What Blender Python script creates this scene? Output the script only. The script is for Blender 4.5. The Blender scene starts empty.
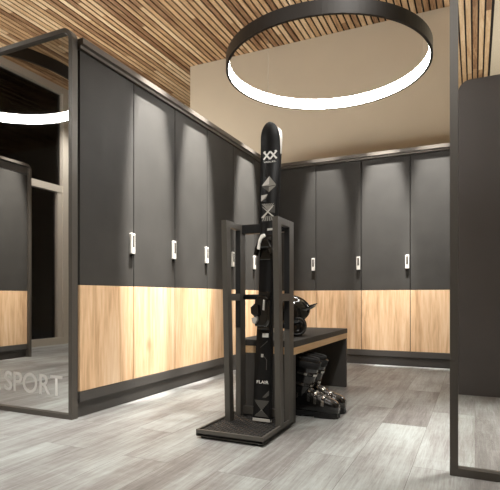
import bpy, bmesh, math, random
from math import sin, cos, pi, radians
from mathutils import Vector, Matrix

random.seed(4)
SC = bpy.context.scene
COL = SC.collection

# ------------------------------------------------------------------ helpers
def link(o):
    COL.objects.link(o)
    return o

def tag(o, label=None, cat=None, group=None, kind=None):
    if label: o['label'] = label
    if cat: o['category'] = cat
    if group: o['group'] = group
    if kind: o['kind'] = kind
    return o

def empty(name, loc=(0, 0, 0), rz=0.0):
    o = bpy.data.objects.new(name, None)
    o.empty_display_size = 0.1
    o.location = loc
    o.rotation_euler = (0, 0, rz)
    return link(o)

def copy_tree(o, parent=None):
    c = o.copy()
    COL.objects.link(c)
    if parent is not None:
        c.parent = parent
    for ch in list(o.children):
        copy_tree(ch, c)
    return c

class MB:
    """collects shapes for one mesh"""
    def __init__(self):
        self.bm = bmesh.new()

    def box(self, x0, x1, y0, y1, z0, z1, mi=0, bevel=0.0, seg=2):
        b = bmesh.new()
        v = [b.verts.new(p) for p in ((x0, y0, z0), (x1, y0, z0), (x1, y1, z0), (x0, y1, z0),
                                      (x0, y0, z1), (x1, y0, z1), (x1, y1, z1), (x0, y1, z1))]
        for f in ((3, 2, 1, 0), (4, 5, 6, 7), (0, 1, 5, 4), (1, 2, 6, 5), (2, 3, 7, 6), (3, 0, 4, 7)):
            b.faces.new([v[i] for i in f])
        if bevel:
            bmesh.ops.bevel(b, geom=list(b.edges), offset=bevel, segments=seg, affect='EDGES', profile=0.5)
        self.merge(b, mi)

    def merge(self, b, mi=0, mat=None):
        if mat is not None:
            bmesh.ops.transform(b, matrix=mat, verts=b.verts)
        vm = {}
        for v in b.verts:
            vm[v] = self.bm.verts.new(v.co)
        for f in b.faces:
            try:
                nf = self.bm.faces.new([vm[v] for v in f.verts])
                nf.material_index = mi
                nf.smooth = f.smooth
            except ValueError:
                pass
        b.free()

    def loft(self, rings, mi=0, cap0=True, cap1=True, closed=True, smooth=True):
        vs = [[self.bm.verts.new(p) for p in r] for r in rings]
        n = len(vs[0])
        for a, b in zip(vs, vs[1:]):
            for i in range(n if closed else n - 1):
                j = (i + 1) % n
                f = self.bm.faces.new((a[i], a[j], b[j], b[i]))
                f.material_index = mi
                f.smooth = smooth
        for flag, r in ((cap0, vs[0][::-1]), (cap1, vs[-1])):
            if flag:
                f = self.bm.faces.new(r)
                f.material_index = mi

    def ringloop(self, rings, mi=0, smooth=True):
        """loft whose last ring joins the first (tori)"""
        vs = [[self.bm.verts.new(p) for p in r] for r in rings]
        n = len(vs[0]); m = len(vs)
        for k in range(m):
            a, b = vs[k], vs[(k + 1) % m]
            for i in range(n):
                j = (i + 1) % n
                f = self.bm.faces.new((a[i], a[j], b[j], b[i]))
                f.material_index = mi
                f.smooth = smooth

    def tube(self, pts, r, n=10, mi=0):
        pts = [Vector(p) for p in pts]
        rings = []
        for i, p in enumerate(pts):
            d = (pts[min(i + 1, len(pts) - 1)] - pts[max(i - 1, 0)]).normalized()
            up = Vector((0, 0, 1)) if abs(d.z) < 0.9 else Vector((1, 0, 0))
            a = d.cross(up).normalized(); b = d.cross(a)
            rings.append([p + r * (cos(t) * a + sin(t) * b) for t in [2 * pi * k / n for k in range(n)]])
        self.loft(rings, mi)

    def prism(self, outline, axis, a, b, mi=0, bevel=0.0):
        """outline: 2-D points; axis 'y' -> (x,z) outline extruded from y=a to y=b; 'x' -> (y,z); 'z' -> (x,y)"""
        def P(u, v, w):
            return {'y': (u, w, v), 'x': (w, u, v), 'z': (u, v, w)}[axis]
        t = bmesh.new()
        lo = [t.verts.new(P(u, v, a)) for u, v in outline]
        hi = [t.verts.new(P(u, v, b)) for u, v in outline]
        n = len(outline)
        f0 = t.faces.new(lo[::-1]); f1 = t.faces.new(hi)
        for i in range(n):
            j = (i + 1) % n
            t.faces.new((lo[i], lo[j], hi[j], hi[i]))
        bmesh.ops.recalc_face_normals(t, faces=t.faces)
        if bevel:
            es = list(f0.edges) + list(f1.edges)
            bmesh.ops.bevel(t, geom=es, offset=bevel, segments=2, affect='EDGES', profile=0.5)
        self.merge(t, mi)

    def poly(self, pts, mi=0):
        f = self.bm.faces.new([self.bm.verts.new(p) for p in pts])
        f.material_index = mi

    def build(self, name, mats, parent=None, smooth=False, recalc=True):
        if recalc:
            bmesh.ops.recalc_face_normals(self.bm, faces=self.bm.faces)
        me = bpy.data.meshes.new(name)
        self.bm.to_mesh(me)
        self.bm.free()
        if not isinstance(mats, (list, tuple)):
            mats = [mats]
        for m in mats:
            me.materials.append(m)
        if smooth:
            for p in me.polygons:
                p.use_smooth = True
        o = bpy.data.objects.new(name, me)
        if parent is not None:
            o.parent = parent
        return link(o)

# ------------------------------------------------------------------ materials
def rgb(r, g, b):
    def f(c):
        c /= 255.0
        return c / 12.92 if c <= 0.04045 else ((c + 0.055) / 1.055) ** 2.4
    return (f(r), f(g), f(b), 1.0)

def newmat(name):
    m = bpy.data.materials.new(name)
    m.use_nodes = True
    nt = m.node_tree
    return m, nt, nt.nodes['Principled BSDF'], nt.nodes['Material Output']

def N(nt, t, **kw):
    n = nt.nodes.new(t)
    for k, v in kw.items():
        setattr(n, k, v)
    return n

def simple(name, col, rough=0.5, metal=0.0, coat=0.0, spec=0.5, noise=0.0, nscale=8.0, bump=0.0, bscale=300.0):
    m, nt, p, out = newmat(name)
    p.inputs['Base Color'].default_value = col
    p.inputs['Roughness'].default_value = rough
    p.inputs['Metallic'].default_value = metal
    p.inputs['Coat Weight'].default_value = coat
    p.inputs['Specular IOR Level'].default_value = spec
    tc = N(nt, 'ShaderNodeNewGeometry')
    if noise:
        nz = N(nt, 'ShaderNodeTexNoise'); nz.inputs['Scale'].default_value = nscale; nz.inputs['Detail'].default_value = 6
        nt.links.new(tc.outputs['Position'], nz.inputs['Vector'])
        r = N(nt, 'ShaderNodeMapRange'); r.inputs[1].default_value = 0.3; r.inputs[2].default_value = 0.7
        r.inputs[3].default_value = 1 - noise; r.inputs[4].default_value = 1 + noise
        nt.links.new(nz.outputs['Fac'], r.inputs[0])
        mx = N(nt, 'ShaderNodeVectorMath', operation='SCALE'); mx.inputs[0].default_value = col[:3]
        nt.links.new(r.outputs[0], mx.inputs['Scale'])
        nt.links.new(mx.outputs[0], p.inputs['Base Color'])
    if bump:
        nb = N(nt, 'ShaderNodeTexNoise'); nb.inputs['Scale'].default_value = bscale; nb.inputs['Detail'].default_value = 3
        nt.links.new(tc.outputs['Position'], nb.inputs['Vector'])
        b = N(nt, 'ShaderNodeBump'); b.inputs['Strength'].default_value = bump; b.inputs['Distance'].default_value = 0.002
        nt.links.new(nb.outputs['Fac'], b.inputs['Height'])
        nt.links.new(b.outputs[0], p.inputs['Normal'])
    return m

def wood(name, dark, mid, light, stretch, scale=1.0, per_island=False, rough=0.5, island_amt=0.5, knots=0.0):
    """stretch: vector scale so the grain runs along the axis with the small number"""
    m, nt, p, out = newmat(name)
    g = N(nt, 'ShaderNodeNewGeometry')
    oi = N(nt, 'ShaderNodeObjectInfo')
    rnd = g.outputs['Random Per Island'] if per_island else oi.outputs['Random']
    mul = N(nt, 'ShaderNodeMath', operation='MULTIPLY'); mul.inputs[1].default_value = 37.0
    nt.links.new(rnd, mul.inputs[0])
    comb = N(nt, 'ShaderNodeCombineXYZ')
    for i in range(3):
        nt.links.new(mul.outputs[0], comb.inputs[i])
    add = N(nt, 'ShaderNodeVectorMath', operation='ADD')
    nt.links.new(g.outputs['Position'], add.inputs[0]); nt.links.new(comb.outputs[0], add.inputs[1])
    mp = N(nt, 'ShaderNodeVectorMath', operation='MULTIPLY'); mp.inputs[1].default_value = [s * scale for s in stretch]
    nt.links.new(add.outputs[0], mp.inputs[0])
    n1 = N(nt, 'ShaderNodeTexNoise'); n1.inputs['Scale'].default_value = 1.0; n1.inputs['Detail'].default_value = 7
    n1.inputs['Roughness'].default_value = 0.62; n1.inputs['Distortion'].default_value = 0.9
    nt.links.new(mp.outputs[0], n1.inputs['Vector'])
    n2 = N(nt, 'ShaderNodeTexNoise'); n2.inputs['Scale'].default_value = 7.0; n2.inputs['Detail'].default_value = 4
    nt.links.new(mp.outputs[0], n2.inputs['Vector'])
    mixf = N(nt, 'ShaderNodeMix'); mixf.inputs[0].default_value = 0.3
    nt.links.new(n1.outputs['Fac'], mixf.inputs[2]); nt.links.new(n2.outputs['Fac'], mixf.inputs[3])
    fac = mixf.outputs[0]
    if per_island:
        sub = N(nt, 'ShaderNodeMath', operation='MULTIPLY_ADD'); sub.inputs[1].default_value = island_amt; sub.inputs[2].default_value = -island_amt * 0.5
        nt.links.new(rnd, sub.inputs[0])
        ad = N(nt, 'ShaderNodeMath', operation='ADD')
        nt.links.new(fac, ad.inputs[0]); nt.links.new(sub.outputs[0], ad.inputs[1])
        fac = ad.outputs[0]
    cr = N(nt, 'ShaderNodeValToRGB')
    e = cr.color_ramp.elements
    e[0].position = 0.30; e[0].color = dark
    e[1].position = 0.72; e[1].color = light
    em = e.new(0.5); em.color = mid
    nt.links.new(fac, cr.inputs[0])
    colout = cr.outputs[0]
    if knots:
        mk = N(nt, 'ShaderNodeVectorMath', operation='MULTIPLY'); mk.inputs[1].default_value = (3.2, 3.2, 2.0)
        nt.links.new(add.outputs[0], mk.inputs[0])
        vo = N(nt, 'ShaderNodeTexVoronoi'); vo.inputs['Scale'].default_value = 1.0
        nt.links.new(mk.outputs[0], vo.inputs['Vector'])
        kr = N(nt, 'ShaderNodeMapRange'); kr.inputs[1].default_value = 0.02; kr.inputs[2].default_value = 0.13
        kr.inputs[3].default_value = knots; kr.inputs[4].default_value = 0.0
        nt.links.new(vo.outputs['Distance'], kr.inputs[0])
        mk2 = N(nt, 'ShaderNodeMix', data_type='RGBA'); mk2.inputs[7].default_value = [c * 0.6 for c in dark[:3]] + [1]
        nt.links.new(kr.outputs[0], mk2.inputs[0]); nt.links.new(colout, mk2.inputs[6])
        colout = mk2.outputs[2]
    nt.links.new(colout, p.inputs['Base Color'])
    p.inputs['Roughness'].default_value = rough
    b = N(nt, 'ShaderNodeBump'); b.inputs['Strength'].default_value = 0.15; b.inputs['Distance'].default_value = 0.002
    nt.links.new(n2.outputs['Fac'], b.inputs['Height']); nt.links.new(b.outputs[0], p.inputs['Normal'])
    return m

def floor_mat():
    m, nt, p, out = newmat('grey_plank_floor')
    g = N(nt, 'ShaderNodeNewGeometry')
    sep = N(nt, 'ShaderNodeSeparateXYZ'); nt.links.new(g.outputs['Position'], sep.inputs[0])
    c = N(nt, 'ShaderNodeCombineXYZ')
    nt.links.new(sep.outputs['Y'], c.inputs['X']); nt.links.new(sep.outputs['X'], c.inputs['Y'])
    br = N(nt, 'ShaderNodeTexBrick'); br.offset = 0.37; br.offset_frequency = 2
    br.inputs['Scale'].default_value = 1.0
    br.inputs['Brick Width'].default_value = 1.05; br.inputs['Row Height'].default_value = 0.235
    br.inputs['Mortar Size'].default_value = 0.0012; br.inputs['Mortar Smooth'].default_value = 0.2
    br.inputs['Bias'].default_value = 0.0
    br.inputs['Color1'].default_value = (0, 0, 0, 1); br.inputs['Color2'].default_value = (1, 1, 1, 1)
    br.inputs['Mortar'].default_value = (0.2, 0.2, 0.2, 1)
    nt.links.new(c.outputs[0], br.inputs['Vector'])
    # plank random value shifts the grain
    mul = N(nt, 'ShaderNodeVectorMath', operation='SCALE'); mul.inputs['Scale'].default_value = 13.0
    nt.links.new(br.outputs['Color'], mul.inputs[0])
    st = N(nt, 'ShaderNodeVectorMath', operation='MULTIPLY'); st.inputs[1].default_value = (1.6, 22.0, 1.0)
    nt.links.new(c.outputs[0], st.inputs[0])
    ad = N(nt, 'ShaderNodeVectorMath', operation='ADD'); nt.links.new(st.outputs[0], ad.inputs[0]); nt.links.new(mul.outputs[0], ad.inputs[1])
    n1 = N(nt, 'ShaderNodeTexNoise'); n1.inputs['Scale'].default_value = 1.0; n1.inputs['Detail'].default_value = 8; n1.inputs['Roughness'].default_value = 0.65
    n1.inputs['Distortion'].default_value = 0.6
    nt.links.new(ad.outputs[0], n1.inputs['Vector'])
    # cross-grain saw marks
    st2 = N(nt, 'ShaderNodeVectorMath', operation='MULTIPLY'); st2.inputs[1].default_value = (30.0, 4.0, 1.0)
    nt.links.new(c.outputs[0], st2.inputs[0])
    n2 = N(nt, 'ShaderNodeTexNoise'); n2.inputs['Scale'].default_value = 1.0; n2.inputs['Detail'].default_value = 3
    nt.links.new(st2.outputs[0], n2.inputs['Vector'])
    # large pale patches
    st3 = N(nt, 'ShaderNodeVectorMath', operation='MULTIPLY'); st3.inputs[1].default_value = (1.7, 4.0, 1.0)
    ad3 = N(nt, 'ShaderNodeVectorMath', operation='ADD')
    nt.links.new(c.outputs[0], st3.inputs[0]); nt.links.new(st3.outputs[0], ad3.inputs[0]); nt.links.new(mul.outputs[0], ad3.inputs[1])
    n3 = N(nt, 'ShaderNodeTexNoise'); n3.inputs['Scale'].default_value = 1.0; n3.inputs['Detail'].default_value = 5
    nt.links.new(ad3.outputs[0], n3.inputs['Vector'])
    def madd(a, k, b):
        x = N(nt, 'ShaderNodeMath', operation='MULTIPLY_ADD'); x.inputs[1].default_value = k
        nt.links.new(a, x.inputs[0])
        if isinstance(b, float): x.inputs[2].default_value = b
        else: nt.links.new(b, x.inputs[2])
        return x.outputs[0]
    st4 = N(nt, 'ShaderNodeVectorMath', operation='MULTIPLY'); st4.inputs[1].default_value = (5.0, 75.0, 1.0)
    ad4 = N(nt, 'ShaderNodeVectorMath', operation='ADD')
    nt.links.new(c.outputs[0], st4.inputs[0]); nt.links.new(st4.outputs[0], ad4.inputs[0]); nt.links.new(mul.outputs[0], ad4.inputs[1])
    n4 = N(nt, 'ShaderNodeTexNoise'); n4.inputs['Scale'].default_value = 1.0; n4.inputs['Detail'].default_value = 4; n4.inputs['Roughness'].default_value = 0.7
    n4.inputs['Distortion'].default_value = 1.2
    nt.links.new(ad4.outputs[0], n4.inputs['Vector'])
    sepc = N(nt, 'ShaderNodeSeparateColor'); nt.links.new(br.outputs['Color'], sepc.inputs[0])
    f = madd(n1.outputs['Fac'], 0.52, -0.41)
    f = madd(n2.outputs['Fac'], 0.12, f)
    f = madd(n3.outputs['Fac'], 0.75, f)
    f = madd(n4.outputs['Fac'], 0.55, f)
    f = madd(sepc.outputs[0], 0.12, f)
    cr = N(nt, 'ShaderNodeValToRGB')
    e = cr.color_ramp.elements
    e[0].position = 0.30; e[0].color = rgb(105, 102, 99)
    e[1].position = 0.90; e[1].color = rgb(184, 191, 188)
    a = e.new(0.52); a.color = rgb(138, 135, 132)
    b_ = e.new(0.70); b_.color = rgb(162, 164, 161)
    nt.links.new(f, cr.inputs[0])
    mx = N(nt, 'ShaderNodeMix', data_type='RGBA'); mx.inputs[7].default_value = rgb(100, 94, 88)
    sm = N(nt, 'ShaderNodeMath', operation='MULTIPLY'); sm.inputs[1].default_value = 0.7
    nt.links.new(br.outputs['Fac'], sm.inputs[0])
    nt.links.new(sm.outputs[0], mx.inputs[0]); nt.links.new(cr.outputs[0], mx.inputs[6])
    nt.links.new(mx.outputs[2], p.inputs['Base Color'])
    p.inputs['Roughness'].default_value = 0.5
    p.inputs['Specular IOR Level'].default_value = 0.35
    b = N(nt, 'ShaderNodeBump'); b.inputs['Strength'].default_value = 0.12; b.inputs['Distance'].default_value = 0.002
    nt.links.new(f, b.inputs['Height']); nt.links.new(b.outputs[0], p.inputs['Normal'])
    return m

def glass_mat(name, tint, gloss=1.0, rough=0.0, ior=1.45):
    m, nt, p, out = newmat(name)
    nt.nodes.remove(p)
    tr = N(nt, 'ShaderNodeBsdfTransparent'); tr.inputs[0].default_value = tint
    gl = N(nt, 'ShaderNodeBsdfGlossy'); gl.inputs['Roughness'].default_value = rough
    fr = N(nt, 'ShaderNodeFresnel'); fr.inputs[0].default_value = ior
    mu = N(nt, 'ShaderNodeMath', operation='MULTIPLY'); mu.inputs[1].default_value = gloss
    nt.links.new(fr.outputs[0], mu.inputs[0])
    mx = N(nt, 'ShaderNodeMixShader')
    nt.links.new(mu.outputs[0], mx.inputs[0]); nt.links.new(tr.outputs[0], mx.inputs[1]); nt.links.new(gl.outputs[0], mx.inputs[2])
    nt.links.new(mx.outputs[0], out.inputs['Surface'])
    return m

def frosted_mat(name, col, alpha):
    m, nt, p, out = newmat(name)
    nt.nodes.remove(p)
    tr = N(nt, 'ShaderNodeBsdfTransparent')
    df = N(nt, 'ShaderNodeBsdfDiffuse'); df.inputs[0].default_value = col
    tl = N(nt, 'ShaderNodeBsdfTranslucent'); tl.inputs[0].default_value = col
    m1 = N(nt, 'ShaderNodeMixShader'); m1.inputs[0].default_value = 0.5
    nt.links.new(df.outputs[0], m1.inputs[1]); nt.links.new(tl.outputs[0], m1.inputs[2])
    mx = N(nt, 'ShaderNodeMixShader'); mx.inputs[0].default_value = alpha
    nt.links.new(tr.outputs[0], mx.inputs[1]); nt.links.new(m1.outputs[0], mx.inputs[2])
    nt.links.new(mx.outputs[0], out.inputs['Surface'])
    return m

def emit_mat(name, col, s):
    m, nt, p, out = newmat(name)
    p.inputs['Base Color'].default_value = (0.8, 0.8, 0.8, 1)
    p.inputs['Emission Color'].default_value = col
    p.inputs['Emission Strength'].default_value = s
    return m

def mat_rubber():
    """black rubber with raised diamonds"""
    return simple('black_rubber', rgb(25, 24, 23), rough=0.55)

M = {}
M['floor'] = floor_mat()
M['door'] = simple('anthracite_stone_laminate', rgb(60, 58, 55), rough=0.55, spec=0.3, noise=0.10, nscale=5.0, bump=0.1, bscale=90)
M['carcass'] = simple('dark_grey_carcass', rgb(72, 69, 66), rough=0.5)
M['cab_inner'] = simple('near_black_carcass', rgb(34, 32, 30), rough=0.7)
M['cornice'] = simple('satin_grey_cornice', rgb(104, 98, 91), rough=0.38, metal=0.35)
M['oak'] = wood('light_oak_veneer', rgb(174, 132, 92), rgb(224, 187, 147), rgb(246, 220, 188), (11.0, 11.0, 0.9), 0.85, rough=0.5, knots=0.5)
M['bench_oak'] = wood('bench_oak_edge', rgb(190, 148, 104), rgb(218, 180, 134), rgb(234, 204, 164), (12.0, 1.0, 12.0), 1.0)
M['slat'] = wood('ceiling_slat_wood', rgb(132, 94, 64), rgb(200, 162, 120), rgb(236, 208, 170), (14.0, 1.3, 14.0), 1.0, per_island=True, island_amt=0.36)
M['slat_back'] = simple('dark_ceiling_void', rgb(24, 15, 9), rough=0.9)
M['plaster'] = simple('beige_plaster', rgb(209, 195, 172), rough=0.9, noise=0.015, nscale=3.0)
M['ceil_plaster'] = simple('pale_ceiling_plaster', rgb(214, 200, 176), rough=0.9)
M['room_wall'] = simple('warm_grey_wall_paint', rgb(176, 166, 150), rough=0.9)
M['frame'] = simple('bronze_grey_metal', rgb(92, 87, 81), rough=0.42, metal=0.3)
M['winframe'] = simple('window_taupe_metal', rgb(205, 197, 184), rough=0.4, metal=0.2)
M['glass'] = glass_mat('clear_partition_glass', (0.93, 0.93, 0.92, 1), gloss=0.45)
M['winglass'] = glass_mat('night_window_glass', (0.55, 0.56, 0.55, 1), gloss=1.0, rough=0.02, ior=1.6)
M['mirror'] = simple('mirror_glass', (0.86, 0.85, 0.83, 1), rough=0.015, metal=1.0)
M['decal'] = frosted_mat('frosted_lettering', (0.97, 0.95, 0.92, 1), 0.55)
M['decal_faint'] = frosted_mat('faint_frosted_lettering', (0.95, 0.92, 0.9, 1), 0.08)
M['led'] = emit_mat('led_diffuser', (1.0, 0.975, 0.93, 1), 40.0)
M['led_added'] = emit_mat('added_led_uplight', (1.0, 0.975, 0.93, 1), 15.0)  # glow of the added upper ring rim, there to brighten the ceiling
M['ringmetal'] = simple('black_brown_ring_housing', rgb(44, 40, 37), rough=0.4, metal=0.3)
M['cable'] = simple('pale_steel_wire', rgb(170, 160, 145), rough=0.4, metal=0.6)
M['lockwhite'] = simple('brushed_silver_lock', rgb(236, 232, 224), rough=0.35)
M['lockdark'] = simple('lock_keypad_dark', rgb(88, 84, 78), rough=0.4)
M['black'] = simple('matt_black_plastic', rgb(22, 21, 20), rough=0.45)
M['rack'] = simple('rack_grey_steel', rgb(94, 90, 84), rough=0.42, metal=0.25)
M['rubber'] = mat_rubber()
M['foam'] = simple('black_foam_padding', rgb(14, 14, 13), rough=0.7)
M['ski'] = simple('ski_black_topsheet', rgb(18, 17, 17), rough=0.42, coat=0.0, spec=0.3)
M['skibase'] = simple('ski_pale_base', rgb(205, 200, 192), rough=0.35)
M['edge'] = simple('ski_steel_edge', rgb(120, 118, 114), rough=0.3, metal=0.9)
M['white'] = simple('white_print', rgb(240, 238, 232), rough=0.4)
M['g1'] = simple('pale_grey_print', rgb(186, 182, 174), rough=0.35)
M['g2'] = simple('mid_grey_print', rgb(130, 127, 120), rough=0.35)
M['g3'] = simple('dark_grey_print', rgb(74, 72, 68), rough=0.35)
M['gloss'] = simple('gloss_black_shell', rgb(14, 13, 13), rough=0.12, coat=1.0)
M['shell'] = simple('boot_black_plastic', rgb(18, 17, 17), rough=0.2, coat=0.5)
M['soft'] = simple('boot_liner_fabric', rgb(20, 19, 19), rough=0.8)
M['sole'] = simple('boot_sole_rubber', rgb(15, 14, 14), rough=0.55)
M['chrome'] = simple('bright_buckle_metal', rgb(205, 202, 196), rough=0.24, metal=1.0)
M['pad'] = simple('grey_black_ear_padding', rgb(40, 39, 39), rough=0.5)

# ------------------------------------------------------------------ camera
H = 0.70
cd = bpy.data.cameras.new('camera')
cam = link(bpy.data.objects.new('camera', cd))
cam.location = (0, 0, H)
cam.rotation_euler = (radians(90), 0, radians(24.89))
cd.sensor_width = 36.0
cd.lens = 485.0 / 500.0 * 36.0
cd.shift_y = 52.0 / 500.0
cd.clip_start = 0.02
SC.camera = cam

# ------------------------------------------------------------------ the room
CZ = 3.82
XL, XR, YF, YB = -5.6, 2.6, -3.2, 9.2
def struct(name, mb, mats):
    return tag(mb.build(name, mats), kind='structure')

mb = MB(); mb.box(XL - .3, XR + .1, YF - .1, YB + .1, -0.12, 0); struct('floor', mb, M['floor'])
# slatted ceiling: slats run along the left locker row
mb = MB()
pitch, sw = 0.068, 0.049
x = XL
while x < 0.19 - sw:
    y = YF - random.random() * 2.4
    while y < YB:
        L = random.choice((1.2, 1.8, 2.4, 2.4))
        y0, y1 = max(y, YF), min(y + L, YB)
        if y1 - y0 > 0.02:
            mb.box(x, x + sw, y0, y1 - 0.0015, CZ, CZ + 0.009)
        y += L
    x += pitch
struct('ceiling_slats', mb, M['slat'])
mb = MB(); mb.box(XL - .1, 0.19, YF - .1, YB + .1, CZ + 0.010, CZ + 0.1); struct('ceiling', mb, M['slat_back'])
mb = MB(); mb.box(0.19, XR + .1, YF - .1, YB + .1, CZ, CZ + 0.1); struct('ceiling_plaster', mb, M['ceil_plaster'])
mb = MB(); mb.box(-3.50, -0.21, 5.62, 5.78, 0, CZ); struct('wall_back', mb, M['plaster'])
mb = MB(); mb.box(XL - .1, XR + .1, YB, YB + .1, 0, CZ + .03); struct('wall_far', mb, M['room_wall'])
mb = MB(); mb.box(XR, XR + .1, YF, YB, 0, CZ + .03); struct('wall_right', mb, M['room_wall'])
mb = MB(); mb.box(XL - .1, XR + .1, YF - .1, YF, 0, CZ + .03); struct('wall_front', mb, M['room_wall'])
mb = MB(); mb.box(XL - .2, XL, 3.66, YB, 0, CZ + .03); mb.box(XL - .2, XL, YF, -1.34, 0, CZ + .03)
struct('wall_left', mb, M['room_wall'])

# window in the left wall, floor to ceiling
WY = 1.16
win = empty('window_1', (XL, WY, 0)); tag(win, kind='structure')
def wbox(mb, y0, y1, z0, z1, d0, d1):
    # laid out from the far jamb
    mb.box(d0, d1, 4.16 - y1 - WY, 4.16 - y0 - WY, z0, z1)
mb = MB()
wbox(mb, 0.5, 5.5, CZ - 0.10, CZ, -0.12, 0.03)
wbox(mb, 5.36, 5.5, 0, CZ - 0.10, -0.12, 0.03)
wbox(mb, 0.5, 0.6, 0, CZ - 0.10, -0.12, 0.03)
wbox(mb, 0.6, 5.36, 0.0, 0.10, -0.12, 0.03)
mb.build('frame', M['winframe'], win)
mb = MB()
wbox(mb, 0.6, 5.36, 2.25, 2.35, -0.10, 0.02)
wbox(mb, 5.27, 5.36, 0.10, 2.25, -0.10, 0.015)
wbox(mb, 3.05, 3.14, 0.10, 3.72, -0.10, 0.015)
mb.build('transom', M['winframe'], win)
mb = MB()
wbox(mb, 0.6, 5.36, 2.35, 3.72, -0.045, -0.035)
wbox(mb, 0.6, 5.27, 0.10, 2.25, -0.045, -0.035)
mb.build('pane', M['winglass'], win)

# ------------------------------------------------------------------ lockers
DOOR_T = 2.125
def make_locker(w=0.49, d=0.50):
    """front face at y=0 looking towards -y, left end at x=0"""
    t = empty('locker')
    mb = MB()
    mb.box(0.001, w - 0.001, 0.022, d, 0.085, 2.13)
    mb.build('body', M['cab_inner'], t)
    mb = MB(); mb.box(0.0, w, -0.004, 0.022, 0.093, 0.150, bevel=0.001)
    mb.build('base_rail', M['carcass'], t)
    mb = MB(); mb.box(0.0035, w - 0.0035, 0, 0.02, 0.772, DOOR_T, bevel=0.0015)
    dr = mb.build('door', M['door'], t)
    mb = MB(); mb.box(0.0035, w - 0.0035, 0, 0.02, 0.153, 0.7695, bevel=0.0015)
    mb.build('wood_panel', M['oak'], dr)
    mb = MB()
    x0, x1 = w - 0.046, w - 0.008
    mb.box(x0, x1, -0.020, 0.0, 0.985, 1.122, bevel=0.004)
    mb.box(x0 + 0.009, x1 - 0.009, -0.0215, -0.019, 1.030, 1.108, mi=1)
    mb.box(x0 + 0.010, x1 - 0.010, -0.014, 0.0, 0.968, 0.986, mi=2, bevel=0.002)
    mb.build('lock', [M['lockwhite'], M['lockdark'], M['black']], dr)
    return t

LX, LY0 = -2.07, 2.125
BY, BX0 = 5.09, -2.06
left_labels = [
    'dark grey locker with oak lower panel, first in its row, beside the mirror lettered SPORT',
    'dark grey and oak locker, second from the mirror lettered SPORT',
    'dark grey and oak locker, third from the mirror lettered SPORT',
    'dark grey and oak locker, fourth from the mirror, just left of the ski rack',
    'dark grey and oak locker seen through the open frame of the ski rack',
    'dark grey and oak locker in the corner, last of the left row',
]
proto = make_locker()
lockers = []
for i, lb in enumerate(left_labels):
    o = proto if i == 0 else copy_tree(proto)
    o.location = (LX, LY0 + 0.49 * i, 0)
    o.rotation_euler = (0, 0, radians(90))
    tag(o, lb, 'locker', 'lockers along the walls')
back_labels = [
    'dark grey and oak locker on the back wall, directly right of the upright skis',
    'dark grey and oak locker on the back wall, behind the far end of the bench',
    'dark grey and oak locker on the back wall, third from the skis',
    'dark grey and oak locker on the back wall, next to the right glass frame post',
]
for i, lb in enumerate(back_labels):
    o = copy_tree(proto)
    o.location = (BX0 + 0.49 * i, BY, 0)
    o.rotation_euler = (0, 0, 0)
    tag(o, lb, 'locker', 'lockers along the walls')
far_locker = o = copy_tree(proto)
o.location = (-4.75, 0.135, 0); o.rotation_euler = (0, 0, radians(90))
tag(o, 'dark grey and oak locker with a rounded surround, seen in the mirror lettered SPORT', 'locker', 'lockers along the walls')

# corner fillers, plinths and cornices running over the rows
mb = MB(); mb.box(-2.56, LX - 0.023, LY0 - 0.002, 5.05, 0, 0.0845)
o = mb.build('locker_plinth', M['carcass'])
tag(o, 'long dark grey plinth under the left row of lockers', 'plinth')
mb = MB(); mb.box(-2.088, -0.10, BY + 0.028, BY + 0.49, 0, 0.0845)
tag(mb.build('locker_plinth', M['carcass']), 'dark grey plinth under the lockers on the back wall', 'plinth')
def cornice(mb, along, a0, a1, f):
    """profile stepping out in front of the doors; f maps (depth in front of doors, z) -> coordinates"""
    prof = [(-0.50, 2.132), (0.012, 2.132), (0.012, 2.150), (0.030, 2.156), (0.030, 2.190), (-0.50, 2.190)]
    if along == 'y':
        mb.prism([(LX + d, z) for d, z in prof], 'y', a0, a1)
    else:
        mb.prism([(BY - d, z) for d, z in prof], 'x', a0, a1)
mb = MB(); cornice(mb, 'y', 2.121, 5.05, None)
tag(mb.build('locker_cornice', M['cornice']), 'satin grey cornice running along the top of the left lockers', 'cornice')
mb = MB(); cornice(mb, 'x', -2.035, -0.10, None)
mb.box(-2.57, -2.035, 5.0605, 5.59, 2.132, 2.19)
tag(mb.build('locker_cornice', M['cornice']), 'satin grey cornice running along the top of the back wall lockers', 'cornice')

# left far locker: surround with a rounded upper corner
def round_outline(u0, u1, v0, v1, r, corners, n=8):
    """outline of a rectangle, counter-clockwise from lower left, rounding the corners named in corners (ll lr ur ul)"""
    pts = []
    for nm, cx, cy, a0 in (('ll', u0, v0, pi), ('lr', u1, v0, 1.5 * pi), ('ur', u1, v1, 0), ('ul', u0, v1, pi / 2)):
        if nm in corners:
            ox = cx + (r if cx == u0 else -r); oy = cy + (r if cy == v0 else -r)
            for k in range(n + 1):
                a = a0 + (pi / 2) * k / n
                pts.append((ox + r * cos(a), oy + r * sin(a)))
        else:
            pts.append((cx, cy))
    return pts

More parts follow.
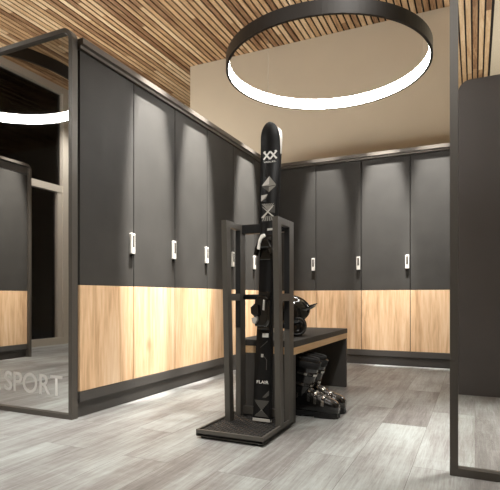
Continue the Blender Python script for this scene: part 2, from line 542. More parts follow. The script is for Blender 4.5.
def frame_ring(mb, u0, u1, v0, v1, w, r, corners, axis, a, b, mi=0):
    """rectangular frame (outer minus inner outline) with rounded corners"""
    n = 8
    out, inn = [], []
    for nm, cx, cy, a0, sx, sy in (('ll', u0, v0, pi, 1, 1), ('lr', u1, v0, 1.5 * pi, -1, 1), ('ur', u1, v1, 0, -1, -1), ('ul', u0, v1, pi / 2, 1, -1)):
        if nm in corners:
            for k in range(n + 1):
                t = a0 + (pi / 2) * k / n
                out.append((cx + sx * r + r * cos(t), cy + sy * r + r * sin(t)))
                ri = max(r - w, 0.002)
                inn.append((cx + sx * (w + ri) + ri * cos(t), cy + sy * (w + ri) + ri * sin(t)))
        else:
            out.append((cx, cy)); inn.append((cx + sx * w, cy + sy * w))
    def P(u, v, q):
        return {'y': (u, q, v), 'x': (q, u, v)}[axis]
    rings = [[P(u, v, a) for u, v in out], [P(u, v, b) for u, v in out], [P(u, v, b) for u, v in inn], [P(u, v, a) for u, v in inn]]
    mb.ringloop(rings, mi, smooth=False)

mb = MB()      # local frame of the locker: x along the front, front at y = 0
arc = [(-0.032 + 0.07 + 0.07 * cos(a), 2.25 - 0.07 + 0.07 * sin(a)) for a in [pi - (pi / 2) * k / 8 for k in range(9)]]
arc_in = [(-0.002 + 0.04 + 0.04 * cos(a), 2.22 - 0.04 + 0.04 * sin(a)) for a in [pi / 2 + (pi / 2) * k / 8 for k in range(9)]]
mb.prism([(-0.032, 0.0)] + arc + [(0.49, 2.25), (0.49, 2.22)] + arc_in + [(-0.002, 0.0)], 'y', -0.03, 0.48)
mb.build('surround', M['cornice'], far_locker)
mb = MB(); mb.box(-0.0015, 0.49, 0.03, 0.48, 0.0, 0.0845); mb.build('plinth', M['carcass'], far_locker)
mb = MB(); mb.box(-0.0015, 0.49, 0.0, 0.48, 2.131, 2.21); mb.build('top_rail', M['carcass'], far_locker)

# right row: end panel with rounded corner and the row it closes
t = empty('locker_end_panel', (0.2, 3.79, 0))
tag(t, 'tall plain dark panel with a rounded upper corner behind the right glass pane', 'panel')
mb = MB()
mb.prism(round_outline(-0.312, 0.46, 0.0, 2.25, 0.085, ('ul',)), 'y', 0.0, 0.04, bevel=0.002)
mb.build('panel', simple('plum_grey_laminate', rgb(86, 80, 78), rough=0.55, noise=0.05), t)
mb = MB(); mb.box(-0.24, 0.44, 0.04, 1.28, 0.0, 2.13)
mb.build('carcass', M['carcass'], t)

# ------------------------------------------------------------------ glass partitions
def text_mesh(body, name, mat, x0, x1, z0, z1, y, parent, bold=0.0, thick=0.0006):
    cu = bpy.data.curves.new(name + '_src', 'FONT')
    cu.body = body; cu.size = 1.0; cu.offset = bold; cu.extrude = 0.0; cu.resolution_u = 6
    tmp = link(bpy.data.objects.new(name + '_src', cu))
    bpy.context.view_layer.update()
    me = bpy.data.meshes.new_from_object(tmp.evaluated_get(bpy.context.evaluated_depsgraph_get()))
    bpy.data.objects.remove(tmp)
    xs = [v.co.x for v in me.vertices]; ys = [v.co.y for v in me.vertices]
    ax, bx, ay, by = min(xs), max(xs), min(ys), max(ys)
    for v in me.vertices:
        v.co = (x0 + (v.co.x - ax) / (bx - ax) * (x1 - x0), y, z0 + (v.co.y - ay) / (by - ay) * (z1 - z0))
    me.materials.clear(); me.materials.append(mat)
    me.name = name
    o = bpy.data.objects.new(name, me); o.parent = parent
    return link(o)

PY = 2.075
t = empty('wall_mirror', (-2.85, PY, 0))
tag(t, 'tall mirror in a slim grey frame lettered SPORT, closing the end of the left lockers', 'mirror')
mb = MB(); frame_ring(mb, -0.30, 0.772, 0.0, 2.245, 0.027, 0.075, ('ur',), 'y', 0.0, 0.044); mb.build('frame', M['frame'], t)
mb = MB(); mb.prism(round_outline(-0.274, 0.747, 0.026, 2.219, 0.055, ('ur',)), 'y', 0.018, 0.024); mb.build('mirror_pane', M['mirror'], t)
mb = MB(); mb.prism(round_outline(-0.274, 0.747, 0.026, 2.219, 0.055, ('ur',)), 'y', 0.025, 0.043); mb.build('backing', M['carcass'], t)
text_mesh('SPORT', 'lettering', M['decal'], -2.652 + 2.85, -2.170 + 2.85, 0.122, 0.243, 0.0165, t, bold=0.006)
text_mesh('R', 'lettering', M['decal'], -2.768 + 2.85, -2.685 + 2.85, 0.122, 0.243, 0.0165, t, bold=0.006)
t = empty('glass_partition', (0.6, PY - 0.017, 0))
tag(t, 'clear glass screen in a slim grey frame at the right edge, before the plain dark panel', 'glass partition')
mb = MB(); frame_ring(mb, -0.69, 0.85, 0.0, 2.225, 0.030, 0.075, ('ul',), 'y', 0.0, 0.042); mb.build('frame', M['frame'], t)
mb = MB(); mb.prism(round_outline(-0.661, 0.821, 0.029, 2.196, 0.055, ('ul',)), 'y', 0.018, 0.026); mb.build('glass_pane', M['glass'], t)
text_mesh('R', 'lettering', M['decal_faint'], -0.61, -0.515, 0.115, 0.232, 0.0165, t, bold=0.004)

# ------------------------------------------------------------------ ring lights
def make_ring(R, h, thick=0.030):
    t = empty('ring_light')
    n = 128
    def band(name, r0, r1, z0, z1, mat):
        mb = MB()
        rings = []
        for k in range(n):
            a = 2 * pi * k / n
            rings.append([(r * cos(a), r * sin(a), z) for r, z in ((r0, z0), (r1, z0), (r1, z1), (r0, z1))])
        mb.ringloop(rings)
        o = mb.build(name, mat, t)
        for p in o.data.polygons:
            p.use_smooth = False
        return o
    band('housing', R - thick + 0.010, R, 0.0, h, M['ringmetal'])
    band('lower_lip', R - thick + 0.0078, R - thick + 0.0101, 0.0, 0.0025, M['ringmetal'])
    band('added_uplight', R - 0.0155, R - 0.008, h + 0.0002, h + 0.0015, M['led_added'])  # added glowing rim, unseen from below, brightens the ceiling
    band('diffuser', R - thick + 0.0065, R - thick + 0.0099, 0.003, h - 0.004, M['led'])
    for k in range(3):
        a = 2 * pi * k / 3 + 0.5
        mb = MB(); mb.tube([((R - .01) * cos(a), (R - .01) * sin(a), h), ((R - .01) * cos(a), (R - .01) * sin(a), CZ - RZ)], 0.0007, 6)
        mb.build('cable', M['cable'], t)
    return t
RZ = 2.32
ring = make_ring(0.7193, 0.086, 0.026)
ring.location = (-0.970, 3.390, RZ)
tag(ring, 'large black ring pendant glowing white inside, hanging above the upright skis', 'pendant light', 'ring pendant lights')
ring2 = copy_tree(ring)
ring2.location = (-3.451, 1.553, RZ)
tag(ring2, 'glowing ring pendant seen only in the mirror lettered SPORT', 'pendant light', 'ring pendant lights')

# ------------------------------------------------------------------ ski rack
rk = empty('ski_rack', (-1.075, 2.28, 0))
tag(rk, 'open grey steel ski rack with a rubber studded base holding a pair of skis', 'ski rack')
def R_(x): return x + 1.075
def RY(y): return y - 2.28
bx0, bx1, by0, by1 = -1.255, -0.893, 2.068, 2.490
mb = MB()
mb.box(R_(bx0), R_(bx1), RY(by0), RY(by1), 0.016, 0.026)
for a in ((bx0, bx1, by0, by0 + 0.012), (bx0, bx1, by1 - 0.012, by1), (bx0, bx0 + 0.012, by0 + .012, by1 - .012), (bx1 - 0.012, bx1, by0 + .012, by1 - .012)):
    mb.box(R_(a[0]), R_(a[1]), RY(a[2]), RY(a[3]), 0.012, 0.046, bevel=0.002)
mb.build('base_tray', M['rack'], rk)
mb = MB()
mx0, mx1, my0, my1 = R_(bx0 + .0125), R_(bx1 - .0125), RY(by0 + .0125), RY(by1 - .0125)
mb.box(mx0, mx1, my0, my1, 0.026, 0.036)
nx, ny = 8, 10
for i in range(nx):
    for j in range(ny):
        for off in (0, 1):
            cx = mx0 + (i + 0.5 * (1 + off) * 0.999) * (mx1 - mx0) / (nx + 0.5); cy = my0 + (j + 0.5 * (1 + off)) * (my1 - my0) / (ny + 0.5)
            if cx > mx1 - .015 or cy > my1 - .015: continue
            a, b = 0.0165, 0.0165
            top = 0.0425
            lo = [(cx - a, cy, .036), (cx, cy - b, .036), (cx + a, cy, .036), (cx, cy + b, .036)]
            hi = [(cx + (p[0] - cx) * .5, cy + (p[1] - cy) * .5, top) for p in lo]
            mb.loft([lo, hi], smooth=False, cap0=False)
mb.build('rubber_mat', M['rubber'], rk)
for fx in (bx0 + .03, bx1 - .03):
    for fy in (by0 + .03, by1 - .03):
        mb = MB()
        mb.loft([[(R_(fx) + .016 * cos(a), RY(fy) + .016 * sin(a), z) for a in [2 * pi * k / 16 for k in range(16)]] for z in (0.0, 0.016)])
        mb.build('foot', M['black'], rk)
def leaning_post(x0, x1, yb0, yb1, yt0, yt1, z0, z1):
    mb = MB()
    mb.loft([[(R_(x0), RY(yb0), z0), (R_(x1), RY(yb0), z0), (R_(x1), RY(yb1), z0), (R_(x0), RY(yb1), z0)],
             [(R_(x0), RY(yt0), z1), (R_(x1), RY(yt0), z1), (R_(x1), RY(yt1), z1), (R_(x0), RY(yt1), z1)]], smooth=False)
    return mb.build('post', M['rack'], rk)
ZT = 1.105
FL0, FL1, FR0, FR1 = -1.213, -1.183, -0.923, -0.893
for x0, x1 in ((FL0, FL1), (FR0, FR1)):
    leaning_post(x0, x1, 2.298, 2.345, 2.255, 2.300, 0.036, ZT)
    leaning_post(x0, x1, 2.425, 2.488, 2.425, 2.488, 0.036, ZT)
for x0, x1 in ((FL0, FL1), (FR0, FR1)):
    mb = MB(); mb.box(R_(x0) + .001, R_(x1) - .0005, RY(2.419), RY(2.425), 0.53, ZT - 0.036, bevel=.0015); mb.build('post_padding', M['foam'], rk)
    mb = MB(); mb.box(R_(x0) + .0005, R_(x1) - .0005, RY(2.30), RY(2.425), ZT - 0.034, ZT); mb.build('side_rail', M['rack'], rk)
    mb = MB(); mb.box(R_(x0) + .0005, R_(x1) - .0005, RY(2.316), RY(2.425), 0.680, 0.718); mb.build('side_rail', M['rack'], rk)
mb = MB(); mb.box(R_(FL1), R_(FR0), RY(2.448), RY(2.488), ZT - 0.052, ZT - 0.001); mb.build('cross_rail', M['rack'], rk)
mb = MB(); mb.box(R_(FL1), R_(FR0), RY(2.442), RY(2.448), ZT - 0.052, ZT - 0.003, bevel=.002); mb.build('rail_padding', M['foam'], rk)
mb = MB(); mb.tube([(R_(FL1), RY(2.475), 0.70), (R_(FR0), RY(2.475), 0.70)], 0.0145, 16); mb.build('padded_bar', M['foam'], rk)
mb = MB(); mb.box(R_(FL1), R_(FR0), RY(2.458), RY(2.488), 0.046, 0.086); mb.build('cross_rail', M['rack'], rk)

# ------------------------------------------------------------------ skis
SL = 1.60
def lerp_tab(t, tab):
    for (a, va), (b, vb) in zip(tab, tab[1:]):
        if t <= b:
            k = (t - a) / (b - a)
            k = k * k * (3 - 2 * k)
            return va + (vb - va) * k
    return tab[-1][1]
W = [(0, .050), (.12, .0500), (.75, .0375), (1.37, .0575), (1.47, .058), (1.505, .0565)]
def halfw(s):
    if s > 1.505:
        q = (s - 1.505) / (SL - 1.505)
        return 0.0565 * math.sqrt(max(0.0, 1 - q ** 2.3))
    return lerp_tab(s, W)
def bend(s):
    b = 0.0
    if s > 1.38: b = 0.030 * ((s - 1.38) / (SL - 1.38)) ** 2
    return b
def thick(s):
    return lerp_tab(s, [(0, .007), (.25, .010), (.75, .016), (1.2, .010), (1.45, .006), (SL, .005)])
# local frame of a ski: x across, z along, top sheet faces -y
def ski_pt(u, s, off=0.0):
    return (u, -bend(s) - thick(s) - off, s)
def make_ski():
    t = empty('ski')
    ss = [0, .012] + [k * 0.035 + .03 for k in range(43)] + [1.505 + (SL - 1.505) * q for q in (.12, .3, .5, .66, .79, .88, .945, .985, .998)]
    ss = sorted(ss)
    top, side, base = MB(), MB(), MB()
    rings = []
    for s in ss:
        w = halfw(s) if s > 0.005 else 0.044
        b, th = bend(s), thick(s)
        c = min(0.002, w * .3)
        rings.append([(-w, -b - .0025, s), (-w + c, -b - th, s), (w - c, -b - th, s), (w, -b - .0025, s)])
    side.loft([[r[0], r[1], r[2], r[3]] for r in rings], mi=0)
    side.build('top_sheet', M['ski'], t)
    base.loft([[(r[0][0], -bend(s) - .0024, s), (r[3][0], -bend(s) - .0024, s), (r[3][0], -bend(s), s), (r[0][0], -bend(s), s)] for r, s in zip(rings, ss)])
    bo = base.build('base', [M['black'], M['skibase']], t)
    for p in bo.data.polygons:
        if p.center.z > 1.44: p.material_index = 1
    # tail protector
    mb = MB(); mb.box(-.049, .049, -bend(0) - thick(0) - .003, -bend(0) - .0004, 0.0, 0.016, bevel=.001); mb.build('tail_protector', M['g1'], t)
    # printed graphics, a hair above the sheet
    def dec(name, polys, mats):
        mb = MB()
        for mi, pl in polys:
            # split along the length so the print follows the bend
            mb.poly([ski_pt(u, s, .0006) for u, s in pl], mi)
        mb.build(name, mats, t, recalc=False)
    # facets (u, s); s measured from the tail
    K = 1 / 187.0     # metres per picture pixel on the ski
    def q(px, y):     # print layout sketched on a grid: column 0 = ski axis, rows counted up from the tail
        return (px * K, y)
    F = []
    d0 = 1.258
    F += [(0, [q(-8, d0), q(0, d0 + .052), q(0, d0 + .006)]), (1, [q(0, d0 + .006), q(0, d0 + .052), q(8, d0)]),
          (1, [q(-8, d0), q(0, d0 + .006), q(8, d0), q(0, d0 - .004)]), (2, [q(-8, d0 - .003), q(0, d0 - .007), q(0, d0 - .037)]), (1, [q(0, d0 - .007), q(8, d0 - .003), q(0, d0 - .037)])]
    F += [(0, [q(-8, d0 - .085), q(-8, d0 - .052), q(-1, d0 - .048)]), (1, [q(-8, d0 - .085), q(-1, d0 - .048), q(-3, d0 - .07)])]
    c0 = d0 - .142
    for k in range(6):
        a0, a1 = -7.5 + k * 2.5, -7.5 + k * 2.5 + 1.7
        F.append((1, [q(a0, c0 + .042), q(a1, c0 + .043), q(a1 * .45, c0 + .024), q(a0 * .45, c0 + .024)]))
    F += [(1, [q(-5, c0 + .030), q(5, c0 + .031), q(0, c0)]), (2, [q(7.5, c0 + .038), q(7.5, c0 - .012), q(0, c0)]),
          (0, [q(-7.5, c0 - .034), q(-5.0, c0 - .036), q(6.4, c0 + .030), q(5.4, c0 + .033)]), (0, [q(-7, c0 + .030), q(-6.2, c0 + .024), q(5.5, c0 - .034), q(7.0, c0 - .030)])]
    for k in range(5):
        a0, a1 = -6.5 + k * 2.7, -6.5 + k * 2.7 + 1.7
        F.append((1, [q(a0, c0 - .052), q(a0 * .6, c0 - .026), q(a1 * .6, c0 - .026), q(a1, c0 - .052)]))
    dec('facet_print', F, [M['g1'], M['g2'], M['g3']])
    # tail star
    S = []
    z0 = 0.058
    S += [(0, [q(-8, z0 + .052), q(8, z0 + .052), q(0, z0)]), (1, [q(-8, z0 - .034), q(8, z0 - .034), q(0, z0)]),
          (2, [q(-.9, z0), q(0, z0 + .006), q(.9, z0), q(0, z0 - .006)])]
    for ex, ez in ((-8, .05), (8, .05), (-8, -.034), (8, -.034)):
        S.append((3, [q(0 - .25, z0 + .001), q(0 + .25, z0 + .001), q(ex, z0 + ez)]))
    dec('star_print', S, [M['g3'], M['g3'], M['g1'], M['g2']])
    # crossed double arrow emblem
    E = []
    e0 = 1.425
    def bar(x0, y0, x1, y1, w):
        dx, dy = x1 - x0, (y1 - y0)
        l = math.hypot(dx, dy); nx_, ny_ = -dy / l * w, dx / l * w
        return [(x0 + nx_, y0 + ny_), (x0 - nx_, y0 - ny_), (x1 - nx_, y1 - ny_), (x1 + nx_, y1 + ny_)]
    a = .019
    for cx in (-.0195, .0195):
        E.append((0, [(u, s + e0) for u, s in bar(cx - a, -.021, cx + a, .021, .0048)]))
        E.append((0, [(u, s + e0) for u, s in bar(cx - a, .021, cx + a, -.021, .0048)]))
    E += [(0, [(u, s + e0) for u, s in bar(-.037, .021, -.026, .021, .004)]), (0, [(u, s + e0) for u, s in bar(.026, .021, .037, .021, .004)])]
    dec('emblem', E, [M['white']])
    for nm, body, s0, s1, u0, u1, mt in (('maker_lettering', 'V\u00d6LKL', e0 - .040, e0 - .029, -.037, .037, M['white']), ('model_lettering', 'FLAIR', 0.197, 0.213, -.032, .036, M['white'])):
        o = text_mesh(body, nm, mt, u0, u1, s0, s1, 0, t, bold=0.01)
        for v in o.data.vertices:
            v.co = ski_pt(v.co.x, v.co.z, .0007)
    for nm, mt, pl in (('white_tag', 'white', [(-.008, .44), (.028, .44), (.028, .462), (-.008, .462)]),
                       ('length_mark', 'g1', [(0, 1.010), (.036, 1.012), (.036, 1.024), (0, 1.022)]),
                       ('square_mark', 'g1', [(-.012, .335), (.002, .335), (.002, .352), (-.012, .352)]),
                       ('line_print', 'g3', [(.002, .342), (.019, .320), (.019, .27), (.023, .27), (.023, .322), (.002, .347)]),
                       ('corner_print', 'g3', [(.002, .125), (.022, .125), (.040, .14), (.040, .165)]),
                       ('slash_print', 'g3', [(-.02, .385), (-.015, .385), (.024, .418), (.024, .425)])):
        dec(nm, [(0, pl)], [M[mt]])
    # bindings
    y = lambda s: -bend(s) - thick(s)
    toe = MB()
    yy = y(.905)
    toe.box(-.034, .034, yy - .012, yy, .850, .985, bevel=.004)
    toe.prism([(-.030, .912), (-.042, .872), (-.052, .874), (-.046, .912), (-.026, .955), (.026, .955), (.046, .912), (.050, .880), (.042, .876), (.030, .912)], 'y', yy - .052, yy - .012, bevel=.004)
    tp = toe.build('toe_binding', M['gloss'], t)
    mb = MB(); mb.prism([(-.030, .902), (-.024, .950), (-.010, .978), (.010, .982), (.016, .968), (-.004, .955), (-.012, .930), (-.014, .898)], 'y', yy - .060, yy - .050, bevel=.003); mb.build('toe_cover', M['lockwhite'], tp)
    heel = MB()
    yy = y(.60)
    heel.box(-.033, .033, yy - .012, yy, .482, .682, bevel=.004)
    heel.prism([(-.040, 0.527), (-.030, 0.497), (.030, 0.497), (.040, 0.527), (.036, 0.642), (.024, 0.657), (-.024, 0.657), (-.036, 0.642)], 'y', yy - .050, yy - .012, bevel=.006)
    heel.prism([(-.050, 0.594), (-.046, 0.562), (-.020, 0.542), (-.004, 0.557), (-.010, 0.607), (-.030, 0.614)], 'y', yy - .074, yy - .040, bevel=.006)
    hp = heel.build('heel_binding', M['gloss'], t)
    mb = MB(); mb.prism([(-.044, 0.538), (-.036, 0.512), (-.020, 0.510), (-.010, 0.527), (-.012, 0.548)], 'y', yy - .070, yy - .048, bevel=.004)
    mb.build('heel_lever', M['g1'], hp)
    mb = MB(); mb.prism([(.012, 0.582), (.022, 0.580), (.024, 0.632), (.014, 0.637)], 'y', yy - .056, yy - .049, bevel=.002)
    mb.build('heel_clip', M['g1'], hp)
    return t
lean = math.atan2(0.072, 1.0)
sk = make_ski()
sk.location = (-1.017, 2.338, 0.047)
sk.rotation_euler = (-lean, radians(0.35), 0)
tag(sk, 'black ski with white crossed emblem and grey facets, top sheet facing the viewer', 'ski', 'pair of black skis in the rack')
s2 = copy_tree(sk)
s2.matrix_basis = Matrix.Translation((-1.013, 2.3382, 0.047)) @ Matrix.Rotation(radians(0.35), 4, 'Y') @ Matrix.Rotation(-lean, 4, 'X') @ Matrix.Translation((0, 0.0006, 0)) @ Matrix.Rotation(pi, 4, 'Z')
tag(s2, 'second black ski pressed behind the first, its pale base showing at the tip', 'ski', 'pair of black skis in the rack')

# ------------------------------------------------------------------ bench
bn = empty('bench', (-1.085, 3.145, 0))
tag(bn, 'low dark grey bench with an oak edge strip, behind the ski rack', 'bench')
hx, hy = 0.18, 0.615
mb = MB(); mb.box(-hx, hx, -hy, hy, 0.420, 0.455, bevel=.002); mb.build('top', M['door'], bn)
mb = MB(); mb.box(-hx + .001, hx - .001, -hy + .001, hy - .001, 0.380, 0.420); mb.build('oak_edge', M['bench_oak'], bn)
for a, b in ((-hy + .002, -hy + .032), (hy - .032, hy - .002)):
    mb = MB(); mb.box(-hx + .003, hx - .003, a, b, 0.0, 0.380); mb.build('end_panel', M['carcass'], bn)
mb = MB(); mb.box(-hx + .003, -hx + .028, -hy + .032, hy - .032, 0.0, 0.38); mb.build('back_panel', M['carcass'], bn)

# ------------------------------------------------------------------ helmet
def make_helmet():
    """faces +x, rests on z=0"""
    t = empty('ski_helmet')
    A, B, C = 0.128, 0.108, 0.130
    cz = 0.125
    na, nz = 48, 16
    def rim(a):    # lower rim of the shell by azimuth (0 = brow, pi = nape)
        c = cos(a)
        if c > 0: return 0.072 + 0.098 * c ** 2.0
        return 0.072 - 0.010 * (-c)
    def shell_pt(a, k, off=0.0):
        zt, zb = cz + C, rim(a)
        lo = math.asin(max(-1, min(1, (zb - cz) / C)))
        e = lo + (pi / 2 - lo) * k
        return Vector(((A + off) * cos(e) * cos(a), (B + off) * cos(e) * sin(a), cz + (C + off) * sin(e)))
    mb = MB()
    rings = [[shell_pt(2 * pi * i / na, k / nz * 0.985) for i in range(na)] for k in range(nz + 1)]
    inner = [[shell_pt(2 * pi * i / na, k / nz * 0.985, -0.010) for i in range(na)] for k in (6, 2, 0)]
    mb.loft(inner + rings, cap0=True, cap1=True)
    mb.build('shell', M['gloss'], t, smooth=True)
    # two shallow ridges over the crown
    for sgn in (-1, 1):
        mb = MB()
        pts = [Vector((A * 1.005 * cos(e), sgn * (0.036 * (0.4 + 0.6 * sin(e))), cz + C * 1.005 * sin(e) * math.sqrt(max(0, 1 - (0.036 / B) ** 2)))) for e in [0.45 + (pi - 0.9) * k / 16 for k in range(17)]]
        mb.tube(pts, 0.004, 8); mb.build('ridge', M['gloss'], t, smooth=True)
    # visor: a curved brim reaching forward
    mb = MB()
    rows = []
    zv = 0.172
    e = math.asin((zv - cz) / C)
    for k in range(7):
        q = k / 6
        top_, bot_ = [], []
        for i in range(17):
            a = radians(-66 + 132 * i / 16)
            px_, py_ = (A - .004) * cos(e) * cos(a), (B - .004) * cos(e) * sin(a)
            ext = 0.050 * max(0.0, (cos(a) - cos(radians(66))) / (1 - cos(radians(66)))) ** 0.7 * q
            p = Vector((px_ + ext, py_ * (1 + 0.03 * q), zv + 0.004 + 0.030 * q * q * cos(a) - 0.03 * (1 - cos(a))))
            top_.append(p); bot_.append(p - Vector((0, 0, 0.010 - .006 * q)))
        rows.append(top_ + bot_[::-1])
    mb.loft(rows)
    mb.build('visor', M['gloss'], t, smooth=True)
    # ear covers, one on each side, with a padded ring
    for sgn in (-1, 1):
        mb = MB()
        rings = []
        for off, sc in ((0.0, 1.0), (.012, 1.0), (.024, .86), (.028, .60), (.020, .45), (.018, .1)):
            ring_ = []
            for i in range(28):
                a = 2 * pi * i / 28
                ring_.append((0.026 + 0.062 * sc * cos(a), sgn * (0.076 + off), 0.066 + 0.064 * sc * sin(a)))
            rings.append(ring_)
        mb.loft(rings)
        e = mb.build('ear_cover', M['gloss'], t, smooth=True)
        mb = MB()
        loops = []
        for i in range(28):
            a = 2 * pi * i / 28
            c_ = Vector((0.026 + 0.050 * cos(a), sgn * 0.1025, 0.066 + 0.052 * sin(a)))
            d_ = Vector((cos(a), 0, sin(a)))
            loops.append([c_ + 0.0045 * (cos(b) * d_ + sin(b) * Vector((0, 1, 0))) for b in [2 * pi * j / 8 for j in range(8)]])
        mb.ringloop(loops)
        mb.build('ear_ring', M['pad'], e, smooth=True)
    # neck band and the strap under the chin
    mb = MB()
    rows = []
    for i in range(21):
        a = radians(95 + 170 * i / 20)
        rows.append([(A * .93 * cos(a), B * .93 * sin(a), .05), (A * .99 * cos(a), B * .99 * sin(a), .052), (A * 1.0 * cos(a), B * 1.0 * sin(a), .10), (A * .93 * cos(a), B * .93 * sin(a), .10)])
    mb.loft(rows); mb.build('neck_band', M['gloss'], t, smooth=True)
    mb = MB()
    mb.tube([(0.03, -.088, .03), (.05, -.07, .008), (.062, -.03, .005), (.064, 0.0, .005), (.062, .03, .005), (.05, .07, .008), (.03, .088, .03)], 0.005, 8)
    mb.build('chin_strap', M['soft'], t, smooth=True)
    return t
hm = make_helmet()
hm.location = (-1.056, 2.90, 0.4555)
hm.rotation_euler = (0, 0, radians(25))
tag(hm, 'glossy black ski helmet with a peaked visor resting on the bench', 'helmet')

# ------------------------------------------------------------------ ski boots
def sring(x, w, z0, z1, n=24, e=3.0, yc=0.0):
    out = []
    for i in range(n):
        a = 2 * pi * i / n
        c, s = cos(a), sin(a)
        r = (abs(c) ** e + abs(s) ** e) ** (-1 / e)
        out.append((x, yc + w * r * c, (z0 + z1) / 2 + (z1 - z0) / 2 * r * s))
    return out
SH = [(0.000, .026, .030, .095), (.012, .038, .022, .130), (.05, .044, .020, .165), (.10, .046, .020, .175), (.14, .047, .020, .163),
      (.18, .051, .020, .146), (.22, .054, .020, .126), (.26, .054, .020, .113), (.29, .050, .021, .104), (.31, .042, .022, .094), (.322, .028, .030, .076)]
def sh_at(x):
    for a, b in zip(SH, SH[1:]):
        if x <= b[0]:
            k = (x - a[0]) / (b[0] - a[0])
            return [p + (q - p) * k for p, q in zip(a, b)]
    return list(SH[-1])
def cuff_ring(k, off=0.0, n=28):
    """k 0..1 from ankle to top; leans forward"""
    cx = 0.072 + 0.058 * k; cz = 0.125 + 0.205 * k
    ax = 0.070 + 0.014 * k + off; ay = 0.051 + 0.009 * k + off
    d = Vector((0.272, 0, 0.962)); f = Vector((0.962, 0, -0.272))
    tilt = 0.25
    f = (f + tilt * d * (0.25 if k < .5 else 0.35)).normalized()
    out = []
    for i in range(n):
        a = 2 * pi * i / n
        c, s = cos(a), sin(a)
        r = (abs(c) ** 2.5 + abs(s) ** 2.5) ** (-1 / 2.5)
        out.append(Vector((cx, 0, cz)) + f * (ax * r * c) + Vector((0, ay * r * s, 0)))
    return out
def make_boot():
    t = empty('ski_boot')
    mb = MB()
    mb.loft([sring(*r) for r in SH])
    mb.build('lower_shell', M['shell'], t, smooth=True)
    # sole: toe and heel lugs and the plate between
    def outline(x0, x1, k):
        pts = [(x, sh_at(x)[1] * k) for x in [x0 + (x1 - x0) * i / 8 for i in range(9)]]
        return [(x, -w) for x, w in pts] + [(x, w) for x, w in pts[::-1]]
    mb = MB()
    mb.prism(outline(.004, .318, .90), 'z', .010, .034, bevel=.002)
    mb.prism(outline(.002, .105, .86), 'z', 0, .012, bevel=.002)
    mb.prism(outline(.185, .322, .86), 'z', 0, .012, bevel=.002)
    mb.build('sole', M['sole'], t)
    mb = MB()
    cr = [cuff_ring(k / 8) for k in range(9)]
    cr = [cuff_ring(0, -.006)] + cr + [cuff_ring(1.0, -.006), cuff_ring(.8, -.008)]
    mb.loft(cr)
    mb.build('cuff', M['shell'], t, smooth=True)
    mb = MB(); mb.loft([cuff_ring(.85, -.012), cuff_ring(1.06, -.012), cuff_ring(1.10, -.016), cuff_ring(1.06, -.024), cuff_ring(.9, -.026)]); mb.build('liner', M['soft'], t, smooth=True)
    mb = MB(); mb.loft([cuff_ring(.80, -.001), cuff_ring(.81, .004), cuff_ring(.98, .004), cuff_ring(.99, -.001)], cap0=False, cap1=False); mb.build('power_strap', M['soft'], t, smooth=True)
    # pivot discs
    for sgn in (-1, 1):
        mb = MB(); mb.loft([[(0.078 + .013 * cos(a), sgn * yv, .120 + .013 * sin(a)) for a in [2 * pi * i / 16 for i in range(16)]] for yv in (.040, .053)]); mb.build('pivot', M['chrome'], t)
    # instep buckles (over the lower shell) and cuff buckles
    def shell_band(x, a0, a1, off, wd, n=9):
        rows = []
        for i in range(n):
            a = a0 + (a1 - a0) * i / (n - 1)
            q = []
            for dx in (-wd, wd):
                _, w, z0, z1 = sh_at(x + dx)
                c, s = cos(a), sin(a); r = (abs(c) ** 3 + abs(s) ** 3) ** (-1 / 3)
                q.append((x + dx, (w + off) * r * c, (z0 + z1) / 2 + ((z1 - z0) / 2 + off) * r * s))
            for dx in (wd, -wd):
                _, w, z0, z1 = sh_at(x + dx)
                c, s = cos(a), sin(a); r = (abs(c) ** 3 + abs(s) ** 3) ** (-1 / 3)
                q.append((x + dx, (w + off - .004) * r * c, (z0 + z1) / 2 + ((z1 - z0) / 2 + off - .004) * r * s))
            rows.append(q)
        return rows
    for x in (.155, .195, .24):
        mb = MB(); mb.loft(shell_band(x, radians(-205), radians(-335) , .004, .010)[::-1])
        b = mb.build('buckle', M['shell'], t)
        mb = MB(); mb.loft(shell_band(x, radians(-184), radians(-214), .010, .008), smooth=False)
        mb.loft(shell_band(x, radians(-226), radians(-280), .0075, .006), smooth=False)
        for k in range(4):
            a = radians(-232 - 12 * k)
            mb.loft(shell_band(x, a, a - .07, .0105, .007, 3), smooth=False)
        mb.build('lever', M['chrome'], b)
    for k0 in (.30, .60):
        mb = MB()
        r0, r1 = cuff_ring(k0, .003), cuff_ring(k0 + .09, .003)
        i0, i1 = cuff_ring(k0, -.002), cuff_ring(k0 + .09, -.002)
        idx = [27, 26, 25, 24, 23, 22, 0, 1, 2, 3, 4, 5]
        idx = [22, 23, 24, 25, 26, 27, 0, 1, 2, 3, 4, 5]
        mb.loft([[r0[i], r1[i], i1[i], i0[i]] for i in idx])
        b = mb.build('buckle', M['shell'], t)
        mb = MB()
        r0, r1 = cuff_ring(k0 + .015, .009), cuff_ring(k0 + .075, .009)
        i0, i1 = cuff_ring(k0 + .015, .005), cuff_ring(k0 + .075, .005)
        mb.loft([[r0[i], r1[i], i1[i], i0[i]] for i in (20, 21, 22, 23)], smooth=False)
        mb.loft([[r0[i], r1[i], i1[i], i0[i]] for i in (25, 26, 27)], smooth=False)
        mb.build('lever', M['chrome'], b)
    return t
bt = make_boot()
bt.location = (-1.033, 2.752, 0)
tag(bt, 'black ski boot with silver buckles, the nearer of the two beside the ski rack', 'ski boot', 'pair of ski boots beside the bench')
b2 = copy_tree(bt)
b2.location = (-1.030, 2.885, 0)
b2.rotation_euler = (0, 0, radians(2))
tag(b2, 'black ski boot standing behind the nearer boot, under the bench edge', 'ski boot', 'pair of ski boots beside the bench')

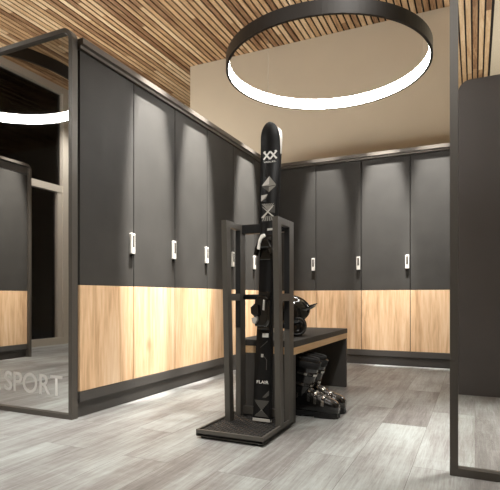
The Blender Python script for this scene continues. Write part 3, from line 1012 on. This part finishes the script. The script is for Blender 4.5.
# ------------------------------------------------------------------ lights
WARM = (1.0, 0.975, 0.93)
def spot(name, loc, target, power, angle, blend=0.5, size=0.03, col=WARM):
    d = bpy.data.lights.new(name, 'SPOT')
    d.energy = power; d.spot_size = radians(angle); d.spot_blend = blend; d.shadow_soft_size = size; d.color = col
    o = link(bpy.data.objects.new(name, d))
    o.location = loc
    v = Vector(target) - Vector(loc)
    o.rotation_euler = v.to_track_quat('-Z', 'Y').to_euler()
    return o
ZL = 3.78
TA = math.tan(radians(14.0)) * ZL      # wall washers lean towards the doors
def wash(x, y, dx, dy, p):
    spot('locker_spot', (x, y, ZL), (x + dx * TA, y + dy * TA, 0), p, 15.4, 0.72, 0.03)
for y, p in ((2.80, 1.0), (3.42, 0.95), (4.37, 0.85)):
    wash(LX + 0.56, y, -1, 0, 3900 * p)
for x, p in ((-1.47, 0.4), (-0.85, 0.8), (-0.36, 0.6)):
    wash(x, BY - 0.56, 0, 1, 3000 * p)
wash(-4.19, 0.38, -1, 0, 1700)
for loc, p in (((-1.5, 1.2, ZL), 310), ((-0.4, 1.0, ZL), 45), ((-0.6, 2.6, ZL), 30), ((-1.5, 2.4, ZL), 150), ((-2.6, 1.0, ZL), 150)):
    spot('unseen_downlight', loc, (loc[0], loc[1], 0), p, 62, 0.9, 0.10)  # added room fill, mostly for the floor; no fixtures seen
spot('unseen_downlight', (0.40, 2.65, ZL), (0.40, 2.65, 0), 950, 34, 0.9, 0.10)  # added to brighten the floor behind the right glass
spot('unseen_downlight', (-4.9, -0.8, ZL), (-4.9, -0.8, 0), 260, 110, 0.6, 0.06)
spot('fill_spot', (0.2, -0.9, ZL), (-1.0, 2.3, 0.7), 330, 38, 0.8, 0.06)  # added fill for the front of the rack; no such lamp seen
spot('fill_spot', (0.9, -0.6, ZL), (0.3, 3.8, 1.3), 260, 34, 0.8, 0.35)  # added fill for the right end panel
spot('fill_spot', (0.0, 2.2, ZL), (-2.07, 2.65, 0.12), 450, 28, 0.9, 0.10)  # added fill for the lower oak of the left row
spot('fill_spot', (0.0, 2.2, ZL), (-2.07, 3.8, 0.12), 400, 28, 0.9, 0.10)  # same added fill, further along the left row
spot('fill_spot', (-0.9, 2.0, ZL), (-0.8, 5.09, 0.35), 25, 34, 0.9, 0.10)  # added weak fill for the oak on the back wall
for loc, p in (((-3.9, 4.3, 1.9), 110), ((0.5, 6.4, 1.9), 130)):  # added lamps, hidden behind lockers and wall, to brighten the ceiling
    d = bpy.data.lights.new('ceiling_fill', 'POINT'); d.energy = p; d.color = WARM; d.shadow_soft_size = 0.35
    o = link(bpy.data.objects.new('ceiling_fill', d)); o.location = loc

w = bpy.data.worlds.new('night'); SC.world = w
w.use_nodes = True
w.node_tree.nodes['Background'].inputs[0].default_value = (0.010, 0.010, 0.012, 1)
w.node_tree.nodes['Background'].inputs[1].default_value = 0.5

vs = SC.view_settings
vs.view_transform = 'Standard'; vs.look = 'None'; vs.gamma = 1.0; vs.use_curve_mapping = False
vs.exposure = 0.0
